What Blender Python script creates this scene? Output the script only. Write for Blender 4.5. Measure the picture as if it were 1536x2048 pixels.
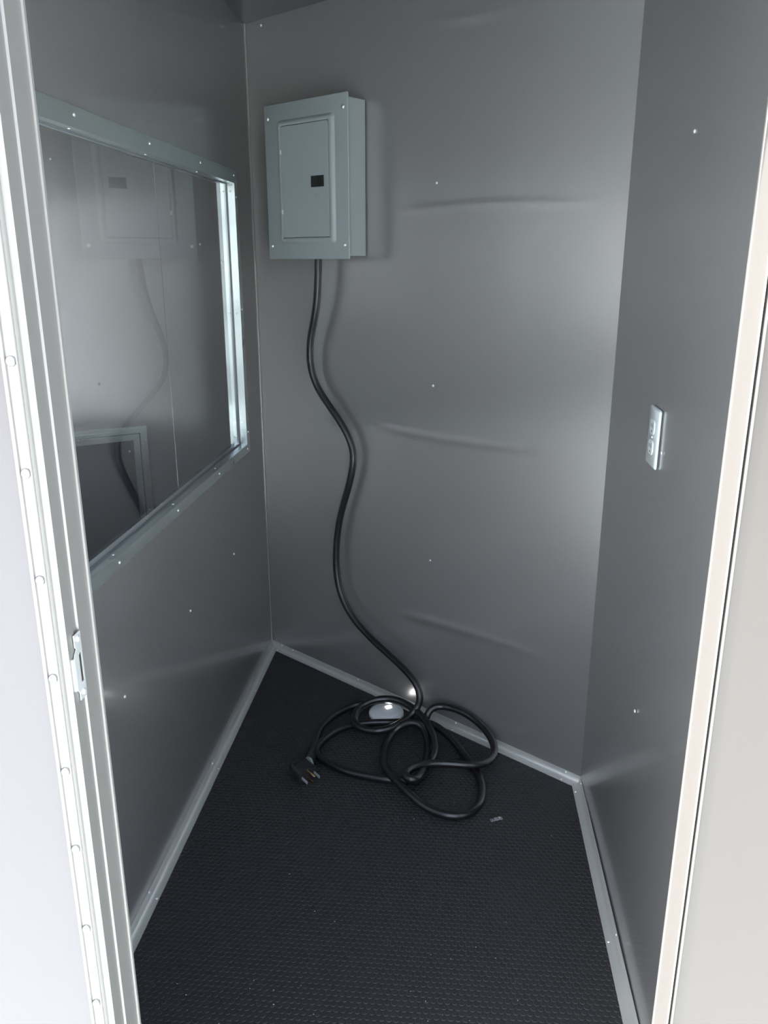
import bpy, bmesh, math, random
from mathutils import Vector, Matrix
random.seed(4)
PI = math.pi
scene = bpy.context.scene
for o in list(bpy.data.objects):
    bpy.data.objects.remove(o)
COL = scene.collection

# ------------------------------------------------------------------ camera, sky, sun, exposure
FPX = 1629.0
cam_d = bpy.data.cameras.new('camera')
cam_d.sensor_fit = 'VERTICAL'; cam_d.sensor_height = 36.0
cam_d.lens = 36.0 * FPX / 2048.0
cam_d.clip_start = 0.02
cam = bpy.data.objects.new('camera', cam_d); COL.objects.link(cam)
cam.location = (0, 0, 1.42)
cam.rotation_euler = (math.radians(90 - 17.13), 0, math.radians(5.05))
scene.camera = cam

world = bpy.data.worlds.new('world'); scene.world = world; world.use_nodes = True
wn = world.node_tree.nodes; wl = world.node_tree.links
SKY_STRENGTH = 0.28
SUN_AZ = math.radians(-81)      # the sun stands to the left of the doorway and a little behind the camera
SUN_EL = math.radians(56)
sky = wn.new('ShaderNodeTexSky'); sky.sky_type = 'NISHITA'; sky.sun_disc = False
sky.sun_elevation = SUN_EL; sky.sun_rotation = math.radians(180) + math.radians(81)
sky.air_density = 1.0; sky.dust_density = 3.0
wn['Background'].inputs[1].default_value = SKY_STRENGTH
hsv = wn.new('ShaderNodeHueSaturation'); hsv.inputs['Saturation'].default_value = .6
wl.new(sky.outputs[0], hsv.inputs['Color']); wl.new(hsv.outputs[0], wn['Background'].inputs[0])
sun_d = bpy.data.lights.new('sun', 'SUN'); sun_d.energy = 5.0; sun_d.angle = 0.01; sun_d.color = (1, .97, .93)
sun = bpy.data.objects.new('sun', sun_d); COL.objects.link(sun); sun.location = (-4, -2, 4)
_sd = Vector((math.sin(-SUN_AZ) * math.cos(SUN_EL), math.cos(SUN_AZ) * math.cos(SUN_EL), -math.sin(SUN_EL)))
sun.rotation_euler = _sd.to_track_quat('-Z', 'Y').to_euler()
scene.view_settings.view_transform = 'Standard'
scene.view_settings.look = 'None'
scene.view_settings.gamma = 1.0
scene.view_settings.use_curve_mapping = False
scene.view_settings.exposure = 1.8

# ------------------------------------------------------------------ room numbers (metres)
XL, XR = -0.681, 0.380               # side walls of the closet
YF, YI = 0.79, 0.85                  # outer and inner face of the front wall
ZC = 2.122                           # ceiling
C0 = Vector((XL, 2.808, 0))          # corner between partition and slanted nose wall
T = Vector((.805, -.594, 0)).normalized(); N = Vector((.594, .805, 0)).normalized()
SB = (XR - XL) / T.x
C1 = C0 + T * SB
DL, DR = -0.423, 0.279               # door opening
Zu = Vector((0, 0, 1))

# ------------------------------------------------------------------ materials
def mat(name, col, rough=.5, metal=0., bump=None, spec=None, coat=0., coat_r=.1, trans=0., emit=None, estr=0., ior=None):
    m = bpy.data.materials.new(name); m.use_nodes = True
    nt = m.node_tree; b = nt.nodes['Principled BSDF']
    b.inputs['Base Color'].default_value = (*col, 1)
    b.inputs['Roughness'].default_value = rough
    b.inputs['Metallic'].default_value = metal
    b.inputs['Coat Weight'].default_value = coat; b.inputs['Coat Roughness'].default_value = coat_r
    b.inputs['Transmission Weight'].default_value = trans
    if ior: b.inputs['IOR'].default_value = ior
    if spec is not None: b.inputs['Specular IOR Level'].default_value = spec
    if emit: b.inputs['Emission Color'].default_value = (*emit, 1); b.inputs['Emission Strength'].default_value = estr
    if bump:                                  # list of (scale vector, noise scale, strength, distance, detail)
        tc = nt.nodes.new('ShaderNodeTexCoord'); prev = None
        for sc, ns, st, dist, det in bump:
            mp = nt.nodes.new('ShaderNodeMapping'); mp.inputs['Scale'].default_value = sc
            nz = nt.nodes.new('ShaderNodeTexNoise'); nz.inputs['Scale'].default_value = ns; nz.inputs['Detail'].default_value = det
            bp = nt.nodes.new('ShaderNodeBump'); bp.inputs['Strength'].default_value = st; bp.inputs['Distance'].default_value = dist
            nt.links.new(tc.outputs['Object'], mp.inputs[0]); nt.links.new(mp.outputs[0], nz.inputs[0])
            nt.links.new(nz.outputs[0], bp.inputs['Height'])
            if prev: nt.links.new(prev.outputs[0], bp.inputs['Normal'])
            prev = bp
        nt.links.new(prev.outputs[0], b.inputs['Normal'])
    return m

def vary(m, scale, lo, hi, stretch=(1, 1, 1), target='Roughness'):
    nt = m.node_tree; b = nt.nodes['Principled BSDF']
    tc = nt.nodes.new('ShaderNodeTexCoord'); mp = nt.nodes.new('ShaderNodeMapping'); mp.inputs['Scale'].default_value = stretch
    nz = nt.nodes.new('ShaderNodeTexNoise'); nz.inputs['Scale'].default_value = scale; nz.inputs['Detail'].default_value = 4
    mr = nt.nodes.new('ShaderNodeMapRange'); mr.inputs[1].default_value = .3; mr.inputs[2].default_value = .7
    mr.inputs[3].default_value = lo; mr.inputs[4].default_value = hi
    nt.links.new(tc.outputs['Object'], mp.inputs[0]); nt.links.new(mp.outputs[0], nz.inputs[0])
    nt.links.new(nz.outputs[0], mr.inputs[0]); nt.links.new(mr.outputs[0], b.inputs[target])

WALLBUMP = [((1, 1, 1), 1.6, .5, .010, 1), ((60, 60, 500), 1.0, .02, .0004, 2)]
M = {}
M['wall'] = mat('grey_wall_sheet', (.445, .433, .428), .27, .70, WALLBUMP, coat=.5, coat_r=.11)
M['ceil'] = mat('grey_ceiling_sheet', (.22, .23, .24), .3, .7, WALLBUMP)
M['alu'] = mat('mill_aluminium', (.74, .755, .72), .38, .65, [((1, 1, 1), 9, .2, .002, 2)])
vary(M['alu'], 14, .3, .48, (1, 1, 1))
M['winalu'] = mat('window_frame_aluminium', (.60, .655, .65), .33, .9, [((1, 1, 1), 9, .2, .002, 2)])
vary(M['winalu'], 11, .26, .44, (1, 1, 1))
M['jamb'] = mat('door_frame_aluminium', (.28, .262, .245), .45, .5, [((1, 1, .2), 14, .15, .001, 2)])
M['rivet'] = mat('rivet_steel', (.80, .82, .82), .3, .65)
M['strike'] = mat('brushed_strike_steel', (.72, .72, .70), .42, .6)
M['hatch'] = mat('dark_hatch_sheet', (.16, .16, .18), .3, .7, WALLBUMP)
M['skin'] = mat('white_exterior_skin', (.118, .106, .108), .34, .2, [((1, 1, 1), 2.0, .4, .008, 1)])
M['dimskin'] = mat('dimmed_beige_skin', (.094, .078, .067), .38, .1, [((1, 1, 1), 2.0, .3, .006, 1)])  # beige skin right of the doorway, darkened to stand in for weaker sun
M['panel'] = mat('grey_painted_steel', (.30, .335, .335), .38, 0., [((1, 1, 1), 900, .06, .0004, 1)])
M['black'] = mat('black_plastic', (.006, .007, .008), .35)
M['cord'] = mat('black_cord_rubber', (.007, .007, .008), .34, 0., [((1, 1, 1), 60, .2, .001, 2)], coat=.25, coat_r=.22)
M['plug'] = mat('dark_grey_moulded_plastic', (.022, .021, .024), .35)
M['ring'] = mat('grey_plastic', (.18, .2, .2), .4)
M['brass'] = mat('brass', (.85, .58, .28), .25, 1.)
M['rubber'] = mat('black_rubber_flooring', (.0235, .0245, .0265), .52, 0., [((1, 1, 1), 500, .2, .0005, 2)])
M['white'] = mat('white_plastic', (.86, .90, .89), .28)
M['outlet'] = mat('white_outlet_plastic', (.62, .66, .66), .3)
M['gasket'] = mat('grey_gasket', (.20, .21, .22), .6)
M['led'] = mat('lit_lens', (.9, .9, .9), .2, emit=(1, .98, .95), estr=6)
M['dark'] = mat('dark_void', (.02, .015, .014), .7)
M['glass'] = mat('window_glass', (.93, .95, .96), .0, 0., trans=1., ior=1.5)
M['film'] = mat('clear_plastic_film', (.8, .82, .84), .15, 0., trans=.75, ior=1.4)
M['crumb'] = mat('pale_crumbs', (.6, .62, .62), .5)
M['ground'] = mat('concrete_ground', (.65, .735, .74), .9, 0., [((1, 1, 1), 30, .3, .01, 4)])  # out of view; cyan tint put in so its bounce cools the upper walls
M['under'] = mat('chassis_black', (.03, .03, .03), .7)

# ------------------------------------------------------------------ helpers
def wloc(o):
    v = Vector((0, 0, 0))
    while o: v = v + o.location; o = o.parent
    return v
def tag(o, label=None, cat=None, group=None, kind=None):
    if label: o['label'] = label
    if cat: o['category'] = cat
    if group: o['group'] = group
    if kind: o['kind'] = kind
    return o
def obj(name, bm, m, parent=None, at=None, smooth=False, bevel=0., sharp=35):
    """bm holds world coordinates; at = world origin of the object"""
    bmesh.ops.recalc_face_normals(bm, faces=bm.faces[:])
    at = Vector(at) if at is not None else (wloc(parent) if parent else Vector((0, 0, 0)))
    bmesh.ops.transform(bm, matrix=Matrix.Translation(-at), verts=bm.verts[:])
    me = bpy.data.meshes.new(name); bm.to_mesh(me); bm.free()
    me.materials.append(m)
    o = bpy.data.objects.new(name, me); COL.objects.link(o)
    if parent: o.parent = parent; o.location = at - wloc(parent)
    else: o.location = at
    if smooth:
        for p in me.polygons: p.use_smooth = True
        es = o.modifiers.new('edge', 'EDGE_SPLIT'); es.split_angle = math.radians(sharp)
    if bevel:
        bv = o.modifiers.new('bevel', 'BEVEL'); bv.width = bevel; bv.segments = 2; bv.limit_method = 'ANGLE'; bv.angle_limit = math.radians(40)
    return o
def empty(name, loc, label, cat, group=None):
    o = bpy.data.objects.new(name, None); COL.objects.link(o); o.location = loc; o.empty_display_size = .05
    return tag(o, label, cat, group)
def quad(bm, *p):
    return bm.faces.new([bm.verts.new(q) for q in p])
def box(bm, o, a, b, c):
    """box from corner o with edge vectors a, b, c"""
    o, a, b, c = map(Vector, (o, a, b, c))
    v = [bm.verts.new(o + a * i + b * j + c * k) for i in (0, 1) for j in (0, 1) for k in (0, 1)]
    for f in ((0, 1, 3, 2), (4, 6, 7, 5), (0, 4, 5, 1), (2, 3, 7, 6), (0, 2, 6, 4), (1, 5, 7, 3)):
        bm.faces.new([v[i] for i in f])
    return bm
def abox(x0, x1, y0, y1, z0, z1, bm=None):
    return box(bm or bmesh.new(), (x0, y0, z0), (x1 - x0, 0, 0), (0, y1 - y0, 0), (0, 0, z1 - z0))
def extrude_poly(bm, pts, vec):
    a = [bm.verts.new(Vector(p)) for p in pts]; b = [bm.verts.new(Vector(p) + Vector(vec)) for p in pts]
    n = len(a)
    bm.faces.new(a); bm.faces.new(b[::-1])
    for i in range(n): bm.faces.new([a[i], a[(i + 1) % n], b[(i + 1) % n], b[i]])
    return bm
def loft(bm, rings, close=True, caps=True):
    vs = [[bm.verts.new(p) for p in r] for r in rings]
    n = len(vs[0])
    for k in range(len(vs) - 1):
        for i in range(n if close else n - 1):
            bm.faces.new([vs[k][i], vs[k][(i + 1) % n], vs[k + 1][(i + 1) % n], vs[k + 1][i]])
    if caps:
        bm.faces.new(vs[0][::-1]); bm.faces.new(vs[-1])
    return bm
def basis(n):
    n = Vector(n).normalized(); a = Vector((0, 0, 1)) if abs(n.z) < .9 else Vector((1, 0, 0))
    u = a.cross(n).normalized(); return u, n.cross(u).normalized(), n
def lathe(bm, c, n, prof, seg=16, start=0.):
    """prof: list of (radius, height along n)"""
    u, v, n = basis(n); c = Vector(c)
    rings = [[c + n * h + (u * math.cos(2 * PI * i / seg + start) + v * math.sin(2 * PI * i / seg + start)) * r for i in range(seg)] for r, h in prof]
    return loft(bm, rings)
def rrect(c, u, v, w, h, r, seg=5):
    c, u, v = Vector(c), Vector(u), Vector(v); out = []
    for (sx, sy, a0) in ((1, 1, 0), (-1, 1, 90), (-1, -1, 180), (1, -1, 270)):
        for k in range(seg + 1):
            a = math.radians(a0 + 90 * k / seg)
            out.append(c + u * (sx * (w / 2 - r) + r * math.cos(a)) + v * (sy * (h / 2 - r) + r * math.sin(a)))
    return out
def rivet_bm(c, n, r=.0042, h=.0026, hexa=False):
    bm = bmesh.new()
    prof = [(r, 0), (r * .96, h * .35), (r * .8, h * .72), (r * .5, h * .95), (r * .12, h)]
    return lathe(bm, c, n, prof, 12)
_riv = {}
M['screw'] = mat('zinc_screw', (.42, .42, .43), .3, .9)
def rivets(parent, n, pts, r=.0038, name='rivet', h=None, m='rivet'):
    """individual rivet heads as child objects sharing one mesh"""
    n = Vector(n).normalized()
    first = None
    for p in pts:
        p = Vector(p)
        if first is None:
            first = obj(name, rivet_bm(p, n, r, h or r * .6), M[m], parent, at=p, smooth=True, sharp=60)
        else:
            c = first.copy(); COL.objects.link(c); c.parent = parent; c.location = p - wloc(parent)
    return first
def W(s, z, off=0.):
    """point on the slanted nose wall: s along it from the partition corner, off out into the room"""
    return C0 + T * s - N * off + Zu * z

# ------------------------------------------------------------------ ground outside
g = obj('ground', abox(-15, 15, -15, 15, -.55, -.42), M['ground']); tag(g, kind='structure')
ch = obj('trim_6', abox(-1.8, 1.6, .84, 2.9, -.12, -.05), M['under']); tag(ch, kind='structure')

# ------------------------------------------------------------------ floor of raised rubber coins
bm = bmesh.new()
TN = Vector((-T.x, T.y, 0)); C2 = C0 + TN * SB        # left end of the mirrored nose wall
poly = [(C2.x, YF + .005, 0), (XR, YF + .005, 0), (C1.x, C1.y, 0), (C0.x, C0.y, 0), (C2.x, C2.y, 0)]
extrude_poly(bm, poly, (0, 0, -.05))
pitch = .0142; rowh = pitch * math.sqrt(3) / 2; SEG = 12
def inroom(x, y, m=.008):
    if x < XL + m or x > XR - m or y < YI - .03: return False
    return (Vector((x, y, 0)) - C0).dot(N) < -m
ring = [(math.cos(2 * PI * i / SEG), math.sin(2 * PI * i / SEG)) for i in range(SEG)]
r = 0; y = YF + .02
while y < 2.82:
    x = XL + (pitch / 2 if r % 2 else 0)
    while x < XR:
        if inroom(x, y):
            R0, R1, hh = .0065, .0056, .0009
            a = [bm.verts.new((x + R0 * c, y + R0 * s, 0.0001)) for c, s in ring]
            b = [bm.verts.new((x + R1 * c, y + R1 * s, hh)) for c, s in ring]
            for i in range(SEG):
                bm.faces.new([a[i], a[(i + 1) % SEG], b[(i + 1) % SEG], b[i]])
            bm.faces.new(b)
        x += pitch
    y += rowh; r += 1
fl = obj('floor', bm, M['rubber']); tag(fl, kind='structure')

# ------------------------------------------------------------------ ceiling
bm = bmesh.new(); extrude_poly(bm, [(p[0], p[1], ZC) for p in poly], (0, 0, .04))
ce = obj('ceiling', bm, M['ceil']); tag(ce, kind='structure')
rivets(ce, (0, 0, -1), [(XL + .06, 2.55, ZC), (XL + .09, 2.15, ZC), (-.1, 2.1, ZC)])

# ------------------------------------------------------------------ nose wall with its soft horizontal creases
def crease(s, z):
    d = 0.
    for zc, s0, s1, amp, w, tilt in ((1.575, .62, 1.30, .0032, .010, .00), (.955, .50, 1.30, .0042, .010, .03),
                                    (2.02, .70, 1.02, .0030, .011, -.03), (.36, .60, 1.30, .0040, .014, .05), (1.36, .9, 1.1, .0006, .03, 0)):
        zz = zc + tilt * (s - .9) + .006 * math.sin(7 * s + zc * 5)
        m = max(0, min(1, (s - s0) / .12)) * max(0, min(1, (s1 - s) / .12))
        d += amp * m * math.exp(-((z - zz) / w) ** 2)
    d += .0009 * math.sin(3.1 * s + 1) * math.sin(2.6 * z + .6)
    return d * math.sin(PI * max(0, min(1, s / SB))) ** 1.6 if 0 < s < SB else 0.
bm = bmesh.new()
NS, NZ = 70, 300
grid = [[bm.verts.new(W(SB * i / NS, -.02 + (ZC + .03) * j / NZ, crease(SB * i / NS, (ZC + .03) * j / NZ))) for j in range(NZ + 1)] for i in range(NS + 1)]
for i in range(NS):
    for j in range(NZ): bm.faces.new([grid[i][j], grid[i + 1][j], grid[i + 1][j + 1], grid[i][j + 1]])
wb = obj('wall_back', bm, M['wall'], smooth=True); tag(wb, kind='structure')
so = wb.modifiers.new('solid', 'SOLIDIFY'); so.use_rim = False; so.thickness = .02; so.offset = -1 if wb.data.polygons[0].normal.dot(-N) > 0 else 1
rivets(wb, -N, [W(.767, z, .003) for z in (.541, 1.077, 1.62)] + [W(.077, 2.105, .001)])

# the other half of the V nose, seen through the partition window
def V(s, z, off=0.):
    return C0 + TN * s - Vector((-N.x, N.y, 0)) * off + Zu * z
NV = -Vector((-N.x, N.y, 0))
bm = bmesh.new()
box(bm, V(-.0, -.02, 0) , TN * .322, NV * -.02, (0, 0, ZC + .03))
box(bm, V(.3235, -.02, .0012), TN * (SB - .3235), NV * -.0212, (0, 0, ZC + .03))
wn_ = obj('wall_nose', bm, M['wall']); tag(wn_, kind='structure')
rivets(wn_, NV, [V(.192, 1.471, .001), V(.62, 1.70, .002), V(.55, 1.05, .002)])
wf = obj('wall_far', abox(C2.x - .02, C2.x, YI, C2.y + .01, -.02, ZC + .01), M['wall']); tag(wf, kind='structure')

# ------------------------------------------------------------------ right wall (very slightly bowed), with creases
bm = bmesh.new(); NY, NZ2 = 40, 60
def bow(y, z): return (.0035 + .001 * math.sin(4 * y + 3 * z)) * math.sin(PI * (y - YI) / (C1.y - YI))
grid = [[bm.verts.new((XR + bow(YI + (C1.y - YI) * i / NY, (ZC + .03) * j / NZ2), YI + (C1.y - YI) * i / NY, -.02 + (ZC + .03) * j / NZ2)) for j in range(NZ2 + 1)] for i in range(NY + 1)]
for i in range(NY):
    for j in range(NZ2): bm.faces.new([grid[i][j], grid[i][j + 1], grid[i + 1][j + 1], grid[i + 1][j]])
wr = obj('wall_right', bm, M['wall'], smooth=True); tag(wr, kind='structure')
so = wr.modifiers.new('solid', 'SOLIDIFY'); so.use_rim = False; so.thickness = .02; so.offset = -1 if wr.data.polygons[0].normal.x < 0 else 1
rivets(wr, (-1, 0, 0), [(XR + .002, 1.512, z) for z in (.54, 1.08, 1.625)])

# ------------------------------------------------------------------ partition with the window hole
WY0, WY1, WZ0, WZ1 = 1.19, 2.576, .842, 1.645
TH = .042
bm = bmesh.new()
ys = [YI, WY0, WY1, C0.y]; zs = [-.02, WZ0, WZ1, ZC + .01]
for x, sgn in ((XL, 1), (XL - TH, -1)):
    for i in range(3):
        for j in range(3):
            if i == 1 and j == 1: continue
            y0, y1, z0, z1 = ys[i], ys[i + 1], zs[j], zs[j + 1]
            ye = y1 if sgn > 0 or i < 2 else y1 - TH * .59 / .805 * 0
            quad(bm, (x, y0, z0), (x, ye, z0), (x, ye, z1), (x, y0, z1))
for a, b in (((WY0, WZ0), (WY1, WZ0)), ((WY1, WZ0), (WY1, WZ1)), ((WY1, WZ1), (WY0, WZ1)), ((WY0, WZ1), (WY0, WZ0))):
    quad(bm, (XL, a[0], a[1]), (XL, b[0], b[1]), (XL - TH, b[0], b[1]), (XL - TH, a[0], a[1]))
quad(bm, (XL, YI, -.02), (XL - TH, YI, -.02), (XL - TH, YI, ZC), (XL, YI, ZC))
bmesh.ops.remove_doubles(bm, verts=bm.verts[:], dist=1e-5)
wlft = obj('wall_left', bm, M['wall']); tag(wlft, kind='structure')
rivets(wlft, (1, 0, 0), [(XL, 2.354, .541), (XL, 1.478, .539), (XL, 1.92, .54)])
# narrow upright seam where two sheets of the partition meet, and the bead in the corner
bd = bmesh.new(); extrude_poly(bd, [(XL, 2.799, .024), (XL + .0025, 2.801, .024), (XL + .0025, 2.8055, .024), (XL, 2.808, .024)], (0, 0, ZC - .025))
cb = obj('trim_3', bd, M['wall']); tag(cb, kind='structure')

# ------------------------------------------------------------------ window_1: clamp frame, glass
win = bpy.data.objects.new('window_1', None); COL.objects.link(win); win.location = (XL, (WY0 + WY1) / 2, WZ0); tag(win, kind='structure')
FL = .035
def ringframe(x0, x1, oy0, oy1, oz0, oz1, iy0, iy1, iz0, iz1):
    """rectangular ring between x0 and x1, outer o*, inner i*, mitred corners"""
    bm = bmesh.new()
    O = [(oy0, oz0), (oy1, oz0), (oy1, oz1), (oy0, oz1)]; I = [(iy0, iz0), (iy1, iz0), (iy1, iz1), (iy0, iz1)]
    vo = [[bm.verts.new((x, *p)) for p in O] for x in (x0, x1)]; vi = [[bm.verts.new((x, *p)) for p in I] for x in (x0, x1)]
    for k in range(4):
        j = (k + 1) % 4
        bm.faces.new([vo[0][k], vo[0][j], vi[0][j], vi[0][k]]); bm.faces.new([vo[1][k], vi[1][k], vi[1][j], vo[1][j]])
        bm.faces.new([vo[0][k], vo[1][k], vo[1][j], vo[0][j]]); bm.faces.new([vi[0][k], vi[0][j], vi[1][j], vi[1][k]])
    return bm
e = .0015
bmf = ringframe(XL, XL + .002, WY0 - FL, WY1 + FL, WZ0 - .027, WZ1 + FL, WY0 + e, WY1 - e, WZ0 + e, WZ1 - e)
fr = obj('frame', bmf, M['winalu'], win, bevel=.0006)
rv = obj('reveal', ringframe(XL - .0195, XL + .0026, WY0 + .0002, WY1 - .0002, WZ0 + .0002, WZ1 - .0002, WY0 + .002, WY1 - .002, WZ0 + .002, WZ1 - .002), M['winalu'], win)
st = obj('glazing_stop', ringframe(XL - .0245, XL - .0195, WY0 + .0002, WY1 - .0002, WZ0 + .0002, WZ1 - .0002, WY0 + .0045, WY1 - .0045, WZ0 + .0045, WZ1 - .0045), M['gasket'], win)
rv2 = obj('reveal', ringframe(XL - TH - .002, XL - .0285, WY0 + .0002, WY1 - .0002, WZ0 + .0002, WZ1 - .0002, WY0 + .002, WY1 - .002, WZ0 + .002, WZ1 - .002), M['winalu'], win)
fr2 = obj('frame', ringframe(XL - TH - .002, XL - TH, WY0 - FL, WY1 + FL, WZ0 - FL, WZ1 + FL, WY0 + e, WY1 - e, WZ0 + e, WZ1 - e), M['winalu'], win)
gl = obj('glass_pane', abox(XL - .0285, XL - .0245, WY0 + .0005, WY1 - .0005, WZ0 + .0005, WZ1 - .0005), M['glass'], win)
wy = (1.515, 1.881, 2.246, 2.577)
rivets(fr, (1, 0, 0), [(XL + .002, y, WZ1 + .02) for y in wy] + [(XL + .002, y, WZ0 - .014) for y in wy] + [(XL + .002, WY1 + .016, z) for z in (1.274, .882, 1.605)], .0038)
rivets(rv, (0, 0, -1), [(XL - .010, y, WZ1 - .002) for y in wy[:3]] + [(XL - .01, 2.56, WZ1 - .002)], .0034)
rivets(rv, (0, 0, 1), [(XL - .010, y, WZ0 + .002) for y in wy[:3]], .0034)
rivets(rv, (0, -1, 0), [(XL - .010, WY1 - .002, z) for z in (.868, 1.262, 1.62)], .0030)
rivets(rv2, (0, -1, 0), [(XL - .035, WY1 - .002, z) for z in (.868, 1.262, 1.62)], .0028)

# ------------------------------------------------------------------ hatch in the nose wall beyond the glass
def vring(s0, s1, z0, z1, w, o0, o1):
    bm = bmesh.new()
    O = [(s0, z0), (s1, z0), (s1, z1), (s0, z1)]; I = [(s0 + w, z0 + w), (s1 - w, z0 + w), (s1 - w, z1 - w), (s0 + w, z1 - w)]
    vo = [[bm.verts.new(V(a, b, o)) for a, b in O] for o in (o0, o1)]; vi = [[bm.verts.new(V(a, b, o)) for a, b in I] for o in (o0, o1)]
    for k in range(4):
        j = (k + 1) % 4
        bm.faces.new([vo[0][k], vo[0][j], vi[0][j], vi[0][k]]); bm.faces.new([vo[1][k], vi[1][k], vi[1][j], vo[1][j]])
        bm.faces.new([vo[0][k], vo[1][k], vo[1][j], vo[0][j]]); bm.faces.new([vi[0][k], vi[0][j], vi[1][j], vi[1][k]])
    return bm
ht = empty('access_hatch', V(.70, .30, .001), 'dark grey hatch with silver frame seen low through the partition glass', 'hatch')
obj('frame_ridge', vring(.426, 1.01, .31, .895, .003, .012, .0145), M['winalu'], ht)
obj('outer_frame', vring(.416, 1.02, .30, .905, .022, .0012, .012), M['winalu'], ht, bevel=.001)
f2 = obj('inner_frame', vring(.441, .995, .325, .880, .020, .0012, .008), M['winalu'], ht, bevel=.001)
bm = bmesh.new(); box(bm, V(.462, .346, .0012), TN * .512, NV * .004, Zu * .513)
obj('hatch_panel', bm, M['hatch'], ht)
rivets(ht, NV, [V(.424, .86, .012), V(.428, .62, .012), V(.47, .893, .012), V(.476, .825, .0052)], .0036)

# ------------------------------------------------------------------ corner trims along the floor
prof = [(.0, .0), (.024, .0), (.024, .0016), (.016, .0024), (.0085, .0050), (.0045, .0090), (.0022, .016), (.0016, .024), (.0, .024)]
L2 = lambda d: XL + d
def corner_back_left(d): return Vector((XL + d, 0, 0)), None
def on_back(x, d):          # point at distance d from the nose wall with given x
    p0 = C0 - N * d; k = (x - p0.x) / T.x; return p0 + T * k
def trim(name, fa, fb):
    bm = bmesh.new()
    ra = [fa(d) + Zu * (z + .0003) for d, z in prof]; rb = [fb(d) + Zu * (z + .0003) for d, z in prof]
    loft(bm, [ra, rb]); o = obj(name, bm, M['alu'], smooth=True, sharp=40); tag(o, kind='structure'); return o
g_ = .0003
tb = trim('baseboard_back', lambda d: on_back(XL + max(d, g_), max(d, g_)), lambda d: on_back(XR - max(d, g_), max(d, g_)))
tl = trim('baseboard_left', lambda d: on_back(XL + d, max(d, g_)) , lambda d: Vector((XL + d, YI, 0)))
tr = trim('baseboard_right', lambda d: on_back(XR - d, max(d, g_)), lambda d: Vector((XR - d, YI, 0)))
rr = .0032
rivets(tb, (-N + Zu * .2), [W(s, .019, .0022) for s in (.058, .118, .455, .88, 1.272)], rr)
rivets(tb, (Zu - N * .2), [W(s, .0026, .018) for s in (.048, .455, .88, 1.268)], rr)
rivets(tl, (1, 0, .2), [(XL + .0022, y, .019) for y in (2.735, 2.458, 2.004, 1.494)], rr)
rivets(tl, (.2, 0, 1), [(XL + .018, y, .0026) for y in (2.73, 2.458, 2.004, 1.494)], rr)
rivets(tr, (-1, 0, .2), [(XR - .0022, y, .019) for y in (2.00, 1.462)], rr)
rivets(tr, (-.2, 0, 1), [(XR - .018, y, .0026) for y in (1.985, 1.458)], rr)

# ------------------------------------------------------------------ front wall: skin, door frame
HD = 2.06
bm = bmesh.new()
abox(-.80, DL - .026, YF + .002, YI, -.1, 2.2, bm)
abox(-.80, DR + .0206, YF + .002, YI, HD + .026, 2.2, bm)
abox(DR + .0206, 1.2, .8135, YI, -.1, 2.2, bm)
abox(-1.9, -1.62, YF + .002, YI, -.1, 2.2, bm)
abox(-1.62, -.80, YF + .002, YI, 1.96, 2.2, bm)
abox(-1.62, -.80, YF + .002, YI, -.1, 1.02, bm)  # unseen opening left above, added and sized to let daylight into the far room
wfr = obj('wall_front', bm, M['skin']); tag(wfr, kind='structure')
wfd = obj('wall_front_right', abox(DR + .0068, 1.2, .8012, .8130, -.1, HD), M['dimskin']); tag(wfd, kind='structure')
# left jamb: screw flange with ridges, flat recess, reveal with a step
p = [(-.4545, .792), (-.4545, .7868), (-.4525, .7852), (-.4508, .7868), (-.4500, .7888), (-.4400, .7888), (-.4390, .7868), (-.4375, .7856),
     (-.4362, .7872), (-.4350, .7856), (-.4338, .7878), (-.4325, .7905), (-.4262, .7905), (-.4250, .7880), (-.4232, .7880), (-.4230, .8045), (-.4246, .8055), (-.4246, .8150), (-.4222, .8162),
     (-.4222, .8495), (-.4200, .8500), (-.4195, .8530), (-.4470, .8530), (-.4470, .792)]
bm = bmesh.new(); extrude_poly(bm, [(x, y, -.06) for x, y in p], (0, 0, HD + .06))
jl = obj('trim_1', bm, M['jamb']); tag(jl, kind='structure')
rivets(jl, (0, -1, 0), [(-.445, .7888, z) for z in (.258, .378, .498, .618, .738, .847, .969, 1.088, 1.208, 1.324, 1.444, 1.564, 1.684, 1.804)], .0056, 'screw', .0040, 'screw')
p = [(DR + .0015, .8010), (DR - .0002, .8022), (DR - .0002, .8490), (DR - .0012, .8500), (DR - .0012, .8530), (DR + .0205, .8530), (DR + .0205, .8160), (DR + .0015, .8160)]
bm = bmesh.new(); extrude_poly(bm, [(x, y, -.06) for x, y in p], (0, 0, HD + .06))
jr = obj('trim_2', bm, M['jamb']); tag(jr, kind='structure')
obj('groove', abox(DR + .0014, DR + .0044, .8130, .8158, -.06, HD), M['dark'], jr)
obj('edge_bead', extrude_poly(bmesh.new(), [(DR + .0042, .8005, -.06), (DR + .0046, .7995, -.06), (DR + .0062, .7995, -.06), (DR + .0068, .8010, -.06), (DR + .0068, .8128, -.06), (DR + .0042, .8128, -.06)], (0, 0, HD + .06)), M['jamb'], jr)
jt = obj('trim_4', abox(-.4545, DR + .02, .787, .853, HD + .0005, HD + .026), M['jamb']); tag(jt, kind='structure')
sl = obj('trim_5', abox(DL - .0, DR - .0025, .787, YI + .002, -.06, -.052), M['jamb']); tag(sl, kind='structure')

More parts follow.
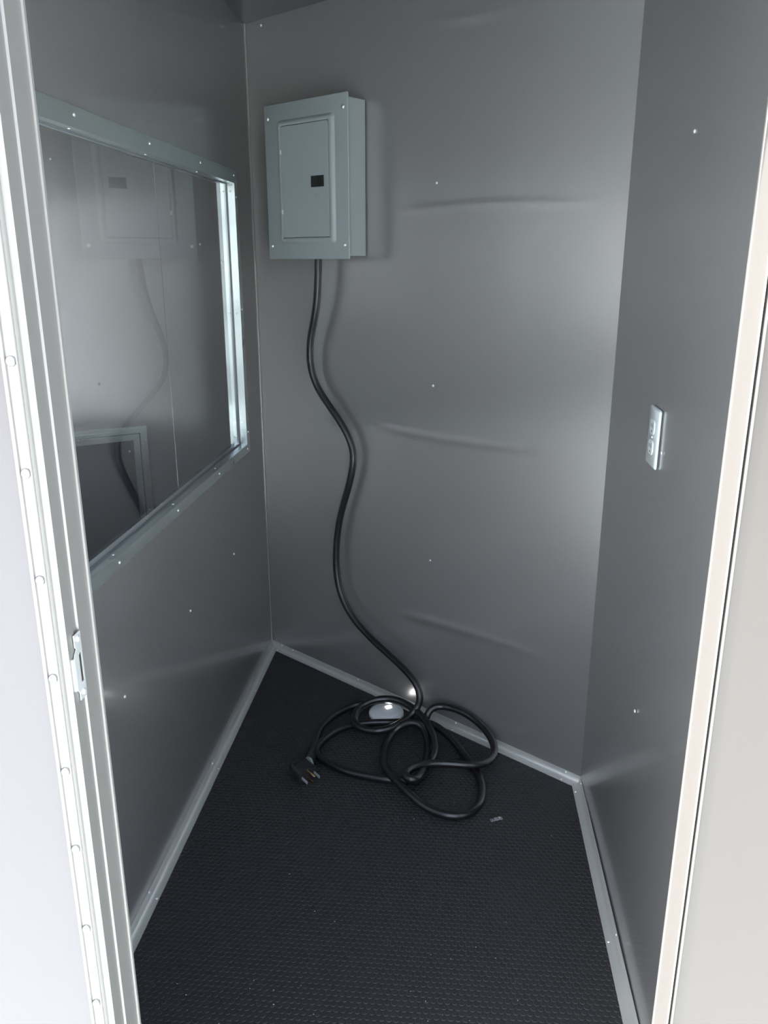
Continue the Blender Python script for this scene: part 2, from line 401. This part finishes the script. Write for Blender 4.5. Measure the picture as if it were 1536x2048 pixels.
# strike plate on the left jamb
sp = bmesh.new()
X0 = -.4213
def SP(y, z, d=0.): return Vector((X0 + d, y, z))
zz0, zz1 = .936, 1.017
outl = [(.7995, zz0), (.8150, zz0), (.8150, zz1), (.7995, zz1), (.7995, zz1 - .014), (.8025, zz1 - .018), (.7980, zz1 - .022), (.7955, zz1 - .026), (.7955, zz0 + .014), (.7995, zz0 + .010)]
hole = [(.8060, .956), (.8125, .956), (.8125, .994), (.8060, .990)]
vs = [sp.verts.new(SP(*q)) for q in outl]; hv = [sp.verts.new(SP(*q)) for q in hole]
eds = [sp.edges.new((vs[i], vs[(i + 1) % len(vs)])) for i in range(len(vs))] + [sp.edges.new((hv[i], hv[(i + 1) % 4])) for i in range(4)]
bmesh.ops.triangle_fill(sp, edges=eds, use_beauty=True)
spo = obj('strike_plate', sp, M['strike'], jl)
so = spo.modifiers.new('solid', 'SOLIDIFY'); so.thickness = .0012; so.offset = 0
obj('strike_hole', box(bmesh.new(), (X0 - .0007, .8058, .9555), (.0003, 0, 0), (0, .0069, 0), (0, 0, .039)), M['dark'], spo)
lipb = bmesh.new(); box(lipb, (X0, .7915, zz0 + .015), (.0010, .0045, 0), (-.0022, 0, 0), (0, 0, zz1 - zz0 - .041))
obj('lip', lipb, M['strike'], spo, bevel=.0004)
rivets(spo, (1, 0, 0), [(X0 + .0006, .8085, zz0 + .007), (X0 + .0006, .8085, zz1 - .007)], .0038, 'screw')

# ------------------------------------------------------------------ breaker panel on the nose wall
bp = empty('breaker_panel', W(.352, 1.434, 0), 'grey steel breaker panel box with hinged door on the back wall', 'electrical panel')
def WB(s0, s1, z0, z1, o0, o1): return box(bmesh.new(), W(s0, z0, o0), T * (s1 - s0), -N * (o1 - o0), Zu * (z1 - z0))
enc = WB(.196, .508, 1.434, 1.851, .0035, .0915)
obj('enclosure', enc, M['panel'], bp, bevel=.0015)
cs, cz = (.181 + .527) / 2, (1.4255 + 1.859) / 2
def RR(cs, cz, w, h, r, off, seg=5): return rrect(W(cs, cz, off), T, Zu, w, h, r, seg)
bm = bmesh.new(); loft(bm, [RR(cs, cz, .344, .4315, .003, .0895), RR(cs, cz, .346, .4335, .004, .091), RR(cs, cz, .346, .4335, .004, .0925), RR(cs, cz, .3425, .430, .003, .0938)])
cov = obj('cover', bm, M['panel'], bp, smooth=True)
es, ez = .3575, 1.641
bm = bmesh.new()
loft(bm, [RR(es, ez, .236, .345, .013, .0936), RR(es, ez, .226, .335, .011, .0985), RR(es, ez, .221, .330, .0095, .1010), RR(es, ez, .214, .323, .008, .1016),
          RR(es, ez, .2005, .3115, .003, .1018), RR(es, ez, .1995, .3105, .003, .1012), RR(es, ez, .1990, .3100, .003, .0940)], caps=False)
obj('door_surround', bm, M['panel'], bp, smooth=True, sharp=50)
bm = bmesh.new(); loft(bm, [RR(es, ez, .1955, .3070, .002, .094), RR(es, ez, .1955, .3070, .002, .1012), RR(es, ez, .1945, .3060, .0018, .1020)])
pd = obj('door', bm, M['panel'], bp, smooth=True)
ks, kz = .4105, 1.600
kk = lathe(bmesh.new(), W(ks, kz, .1018), -N, [(.0068, 0), (.0066, .0011), (.0056, .0011), (.0054, .0004), (.002, .0004)], 20)
obj('knockout', kk, M['panel'], pd, smooth=True)
for z in (1.726, 1.560): obj('hinge', WB(.2565, .2615, z - .006, z + .006, .1015, .1042), M['outlet'], pd, bevel=.0008)
lt = obj('latch', WB(.3865, .4375, 1.6235, 1.6535, .1015, .1045), M['black'], bp, bevel=.0008)
obj('latch_slide', WB(.398, .412, 1.628, 1.650, .1044, .1052), M['dark'], lt, bevel=.0003)
rivets(bp, -N, [W(s, z, .0937) for s, z in ((.198, 1.822), (.5095, 1.822), (.198, 1.464), (.5095, 1.464))], .0058, 'screw', .0042)
for z in (1.752, 1.650, 1.616, 1.513):
    bm = bmesh.new(); box(bm, W(.508, z, .078), T * .0012, N * .006, Zu * .0028); obj('tab', bm, M['panel'], bp)
for z, rr_ in ((1.832, .003), (1.455, .0016)):
    obj('hole', lathe(bmesh.new(), W(.5081, z, .074), T, [(rr_, 0), (rr_, .0004), (rr_ * .4, .0004)], 12), M['dark'], bp)

# ------------------------------------------------------------------ power cord
CORD =  [(-0.4254, 2.5572, 1.4214), (-0.4287, 2.5596, 1.3645), (-0.4395, 2.5738, 1.2745), (-0.4612, 2.5961,
    1.1963), (-0.4702, 2.609, 1.1245), (-0.4568, 2.6053, 1.0533), (-0.4177, 2.5764, 0.9938), (-0.3559, 2.5308,
    0.9225), (-0.3215, 2.5054, 0.8558), (-0.3204, 2.5047, 0.7991), (-0.3375, 2.5173, 0.7209), (-0.3664, 2.5385,
    0.6291), (-0.383, 2.5508, 0.5375), (-0.3887, 2.555, 0.4376), (-0.3752, 2.5451, 0.3419), (-0.328, 2.504,
    0.2697), (-0.2542, 2.4433, 0.2189), (-0.1652, 2.3653, 0.1809), (-0.1087, 2.3111, 0.1501), (-0.0879, 2.2833,
    0.1135), (-0.0934, 2.2773, 0.075), (-0.1219, 2.2582, 0.05), (-0.1597, 2.2145, 0.04), (-0.2133, 2.1918, 0.034),
    (-0.2657, 2.2073, 0.03), (-0.294, 2.239, 0.035), (-0.2848, 2.2844, 0.055), (-0.2406, 2.3129, 0.07), (-0.1782,
    2.32, 0.075), (-0.1241, 2.293, 0.07), (-0.0807, 2.2501, 0.06), (-0.0507, 2.1942, 0.05), (-0.0338, 2.1316,
    0.04), (-0.0369, 2.0789, 0.03), (-0.0651, 2.0148, 0.02), (-0.1052, 1.9827, 0.013), (-0.1559, 1.9797, 0.012),
    (-0.222, 1.9892, 0.012), (-0.2905, 2.0104, 0.012), (-0.3428, 2.0418, 0.012), (-0.3795, 2.0741, 0.013),
    (-0.3921, 2.1112, 0.013), (-0.3772, 2.1668, 0.012), (-0.3444, 2.2199, 0.012), (-0.2972, 2.2539, 0.014),
    (-0.2315, 2.2721, 0.014), (-0.1642, 2.2767, 0.016), (-0.1167, 2.2609, 0.03), (-0.0698, 2.2377, 0.045),
    (-0.0287, 2.2215, 0.04), (0.0122, 2.1775, 0.03), (0.0518, 2.1191, 0.014), (0.0866, 2.0437, 0.012), (0.1032,
    1.9688, 0.012), (0.0923, 1.889, 0.012), (0.0504, 1.8411, 0.012), (-0.0014, 1.8399, 0.012), (-0.0543, 1.8651,
    0.015), (-0.096, 1.9, 0.028), (-0.1346, 1.9401, 0.036), (-0.1731, 2.0171, 0.02), (-0.188, 2.0895, 0.014),
    (-0.1835, 2.1674, 0.014), (-0.1595, 2.2121, 0.03), (-0.1195, 2.217, 0.055), (-0.0788, 2.2101, 0.05), (-0.058,
    2.1713, 0.03), (-0.0566, 2.1012, 0.014), (-0.0644, 1.9928, 0.038), (-0.0845, 1.9322, 0.05), (-0.1132, 1.944,
    0.052), (-0.1053, 1.978, 0.05), (-0.079, 2.0063, 0.045), (-0.0333, 2.0303, 0.04), (0.0273, 2.0309, 0.04),
    (0.0785, 2.0328, 0.038), (0.1193, 2.0642, 0.03), (0.1426, 2.1198, 0.03), (0.1312, 2.159, 0.0541), (0.093,
    2.2145, 0.0681), (0.0455, 2.2495, 0.0814), (-0.0105, 2.279, 0.08), (-0.0511, 2.2712, 0.075), (-0.0656, 2.2584,
    0.05), (-0.078, 2.2567, 0.03), (-0.0923, 2.2837, 0.045), (-0.1319, 2.338, 0.045), (-0.1869, 2.364, 0.045),
    (-0.2524, 2.3737, 0.03), (-0.3263, 2.3572, 0.014), (-0.3805, 2.2868, 0.013), (-0.4019, 2.2086, 0.013),
    (-0.4006, 2.1321, 0.013), (-0.4017, 2.076, 0.016)]
def catmull(pts, sub=6):
    P = [Vector(q) for q in pts]; P = [P[0] * 2 - P[1]] + P + [P[-1] * 2 - P[-2]]; out = []
    for i in range(1, len(P) - 2):
        a, b, c, d = P[i - 1], P[i], P[i + 1], P[i + 2]
        for k in range(sub):
            t = k / sub
            out.append(.5 * ((2 * b) + (c - a) * t + (2 * a - 5 * b + 4 * c - d) * t * t + (-a + 3 * b - 3 * c + d) * t ** 3))
    out.append(P[-2]); return out
def smoothed(pts, it):
    pts = [p.copy() for p in pts]
    for _ in range(it):
        pts = [pts[0]] + [pts[i] * .5 + (pts[i - 1] + pts[i + 1]) * .25 for i in range(1, len(pts) - 1)] + [pts[-1]]
    return pts
def tube(bm, path, rad, seg=16):
    t0 = (path[1] - path[0]).normalized(); u = basis(t0)[0]; rings = []
    for i, p in enumerate(path):
        t = (path[min(i + 1, len(path) - 1)] - path[max(i - 1, 0)]).normalized()
        u = (u - t * u.dot(t)).normalized(); v = t.cross(u)
        rings.append([p + (u * math.cos(2 * PI * k / seg) + v * math.sin(2 * PI * k / seg)) * rad for k in range(seg)])
    return loft(bm, rings)
CR = .0112
pts = [Vector((CORD[0][0], CORD[0][1], 1.4335))] + CORD[1:]
path = smoothed(catmull(pts, 6), 8)
path = [Vector((p.x, p.y, max(p.z, CR + .0014))) for p in path]
pc = empty('power_cord', (path[0].x, path[0].y, .0), 'thick black power cord hanging from the breaker panel and coiled on the floor', 'power cord')
obj('cable', tube(bmesh.new(), path, CR), M['cord'], pc, smooth=True, sharp=80)
# plug: angled moulded body with a grip ring and four prongs
PD = Vector((.72, -.69, -.10)).normalized(); PW = Vector((.69, .72, 0)).normalized(); PU = PW.cross(PD).normalized()
if PU.z < 0: PU = -PU
PC = Vector((-.408, 1.978, .0295))
def PP(a, b, c): return PC + PD * a + PW * b + PU * c
bm = bmesh.new()
rings = []
for a, w, h in ((-.034, .040, .026), (-.030, .050, .034), (-.004, .058, .040), (.012, .060, .042), (.020, .062, .043), (.026, .060, .041)):
    rings.append(rrect(PP(a, 0, 0), PW, PU, w, h, min(w, h) * .28, 4))
loft(bm, rings)
pl = obj('plug', bm, M['plug'], pc, smooth=True, sharp=50)
end = path[-1]
bm = bmesh.new(); sr = [end, end * .5 + PP(-.012, .034, .004) * .5, PP(-.012, .012, .004)]
tube(bm, smoothed(catmull(sr, 6), 3), .0145)
obj('strain_relief', bm, M['plug'], pl, smooth=True, sharp=80)
bm = bmesh.new(); lathe(bm, PP(-.010, .031, .006), PW, [(.0150, -.004), (.0172, -.003), (.0172, .003), (.0150, .004)], 20)
obj('grip_ring', bm, M['ring'], pl, smooth=True)
for k in range(3): obj('rib', box(bmesh.new(), PP(-.026 + .006 * k, -.018, .0175 + .0005 * k), PD * .003, PW * .036, PU * .002), M['plug'], pl, bevel=.0005)
for b, c, m_ in ((-.021, 0, 'rivet'), (.021, 0, 'rivet'), (.0, -.010, 'brass')):
    o = obj('prong', box(bmesh.new(), PP(.025, b - .0011, c - .0045), PD * .027, PW * .0022, PU * .009), M[m_], pl, bevel=.0005)
bm = bmesh.new(); lathe(bm, PP(.025, .003, .011), PD, [(.0030, 0), (.0030, .026), (.0018, .029)], 12)
obj('ground_pin', bm, M['brass'], pl, smooth=True)

# ------------------------------------------------------------------ white round light on the floor by the trim
PKC = Vector((-.200, 2.348, .0012))
pk = empty('puck_light', PKC, 'round white puck light on the floor inside the cord loop', 'light')
obj('housing', lathe(bmesh.new(), PKC, Zu, [(.057, 0), (.057, .007), (.0545, .0105), (.050, .0125), (.044, .0135), (.0435, .0125), (.0425, .0125), (.042, .0137), (.030, .0150), (.010, .0156), (.001, .0157)], 40), M['white'], pk, smooth=True, sharp=50)
obj('lens', box(bmesh.new(), PKC + Vector((.001, .004, .0150)), (.015, .011, 0), (-.006, .016, 0), (0, 0, .002)), M['led'], pk, bevel=.0015)

# ------------------------------------------------------------------ outlet on the right wall
OY, OZ = 1.572, 1.098
ot = empty('wall_outlet', (XR, OY, OZ - .058), 'white duplex outlet cover plate on the right wall', 'outlet')
obj('gasket', box(bmesh.new(), (XR + .005, OY - .033, OZ - .053), (-.0040, 0, 0), (0, .066, 0), (0, 0, .106)), M['gasket'], ot, bevel=.001)
YY = Vector((0, 1, 0)); XX = Vector((-1, 0, 0))
bm = bmesh.new(); pc_ = Vector((XR + .0008, OY, OZ))
loft(bm, [rrect(pc_, YY, Zu,   .078, .1130, .006), rrect(pc_ + XX * .002, YY, Zu,   .078, .1130, .006), rrect(pc_ + XX * .0045, YY, Zu, .073, .108, .005)])
obj('cover_plate', bm, M['outlet'], ot, smooth=True, sharp=50)
for k in (-1, 1):
    c = pc_ + XX * .0043 + Zu * (.0195 * k) 
    bm = bmesh.new(); loft(bm, [rrect(c, YY, Zu, .034, .029, .011), rrect(c + XX * .0022, YY, Zu, .033, .028, .0105)])
    rc = obj('receptacle', bm, M['outlet'], ot, smooth=True, sharp=50)
    for (dy, hh_) in ((-.0063, .009), (.0063, .007)):
        obj('slot', box(bmesh.new(), c + XX * .0021 + YY * (dy - .0011) + Zu * (-.001), XX * .0004, YY * .0022, Zu * hh_), M['dark'], rc)
    obj('ground_hole', lathe(bmesh.new(), c + XX * .0021 - Zu * .008, XX, [(.0024, 0), (.0024, .0004), (.001, .0004)], 12), M['dark'], rc)
rivets(ot, XX, [pc_ + XX * .0045], .0028, 'screw')

# ------------------------------------------------------------------ scrap and crumbs
bm = bmesh.new()
cx, cy = .1355, 1.846; rows = []
for i in range(9):
    row = []
    for j in range(5):
        a = (i - 4) * .0042; b = (j - 2) * .0032
        x = cx + a * .92 - b * .38; y = cy + a * .42 + b * .9
        row.append(bm.verts.new((x, y, .0022 + random.uniform(.0, .0065) * (1 if j in (1, 2, 3) else .3))))
    rows.append(row)
for i in range(8):
    for j in range(4): bm.faces.new([rows[i][j], rows[i + 1][j], rows[i + 1][j + 1], rows[i][j + 1]])
sc = obj('plastic_scrap', bm, M['film'], at=(cx, cy, .001)); tag(sc, 'small crumpled scrap of clear plastic on the black floor', 'scrap')
bm = bmesh.new()
for k in range(70):
    x, y = random.uniform(-.55, .30), 1.12 + abs(random.gauss(0, .30))
    if k % 6 == 0: y = random.uniform(1.8, 2.5); x = random.uniform(-.5, .1)
    if not inroom(x, y, .03): continue
    s = random.uniform(.0004, .0011)
    bmesh.ops.create_icosphere(bm, subdivisions=1, radius=s, matrix=Matrix.Translation((x, y, .0009 + s * .8)) @ Matrix.Diagonal((random.uniform(.7, 1.8), 1, .7, 1)))
cr = obj('floor_crumbs', bm, M['crumb'], at=(-.1, 1.3, .001)); tag(cr, 'tiny pale crumbs scattered over the black rubber floor', 'debris', kind='stuff')
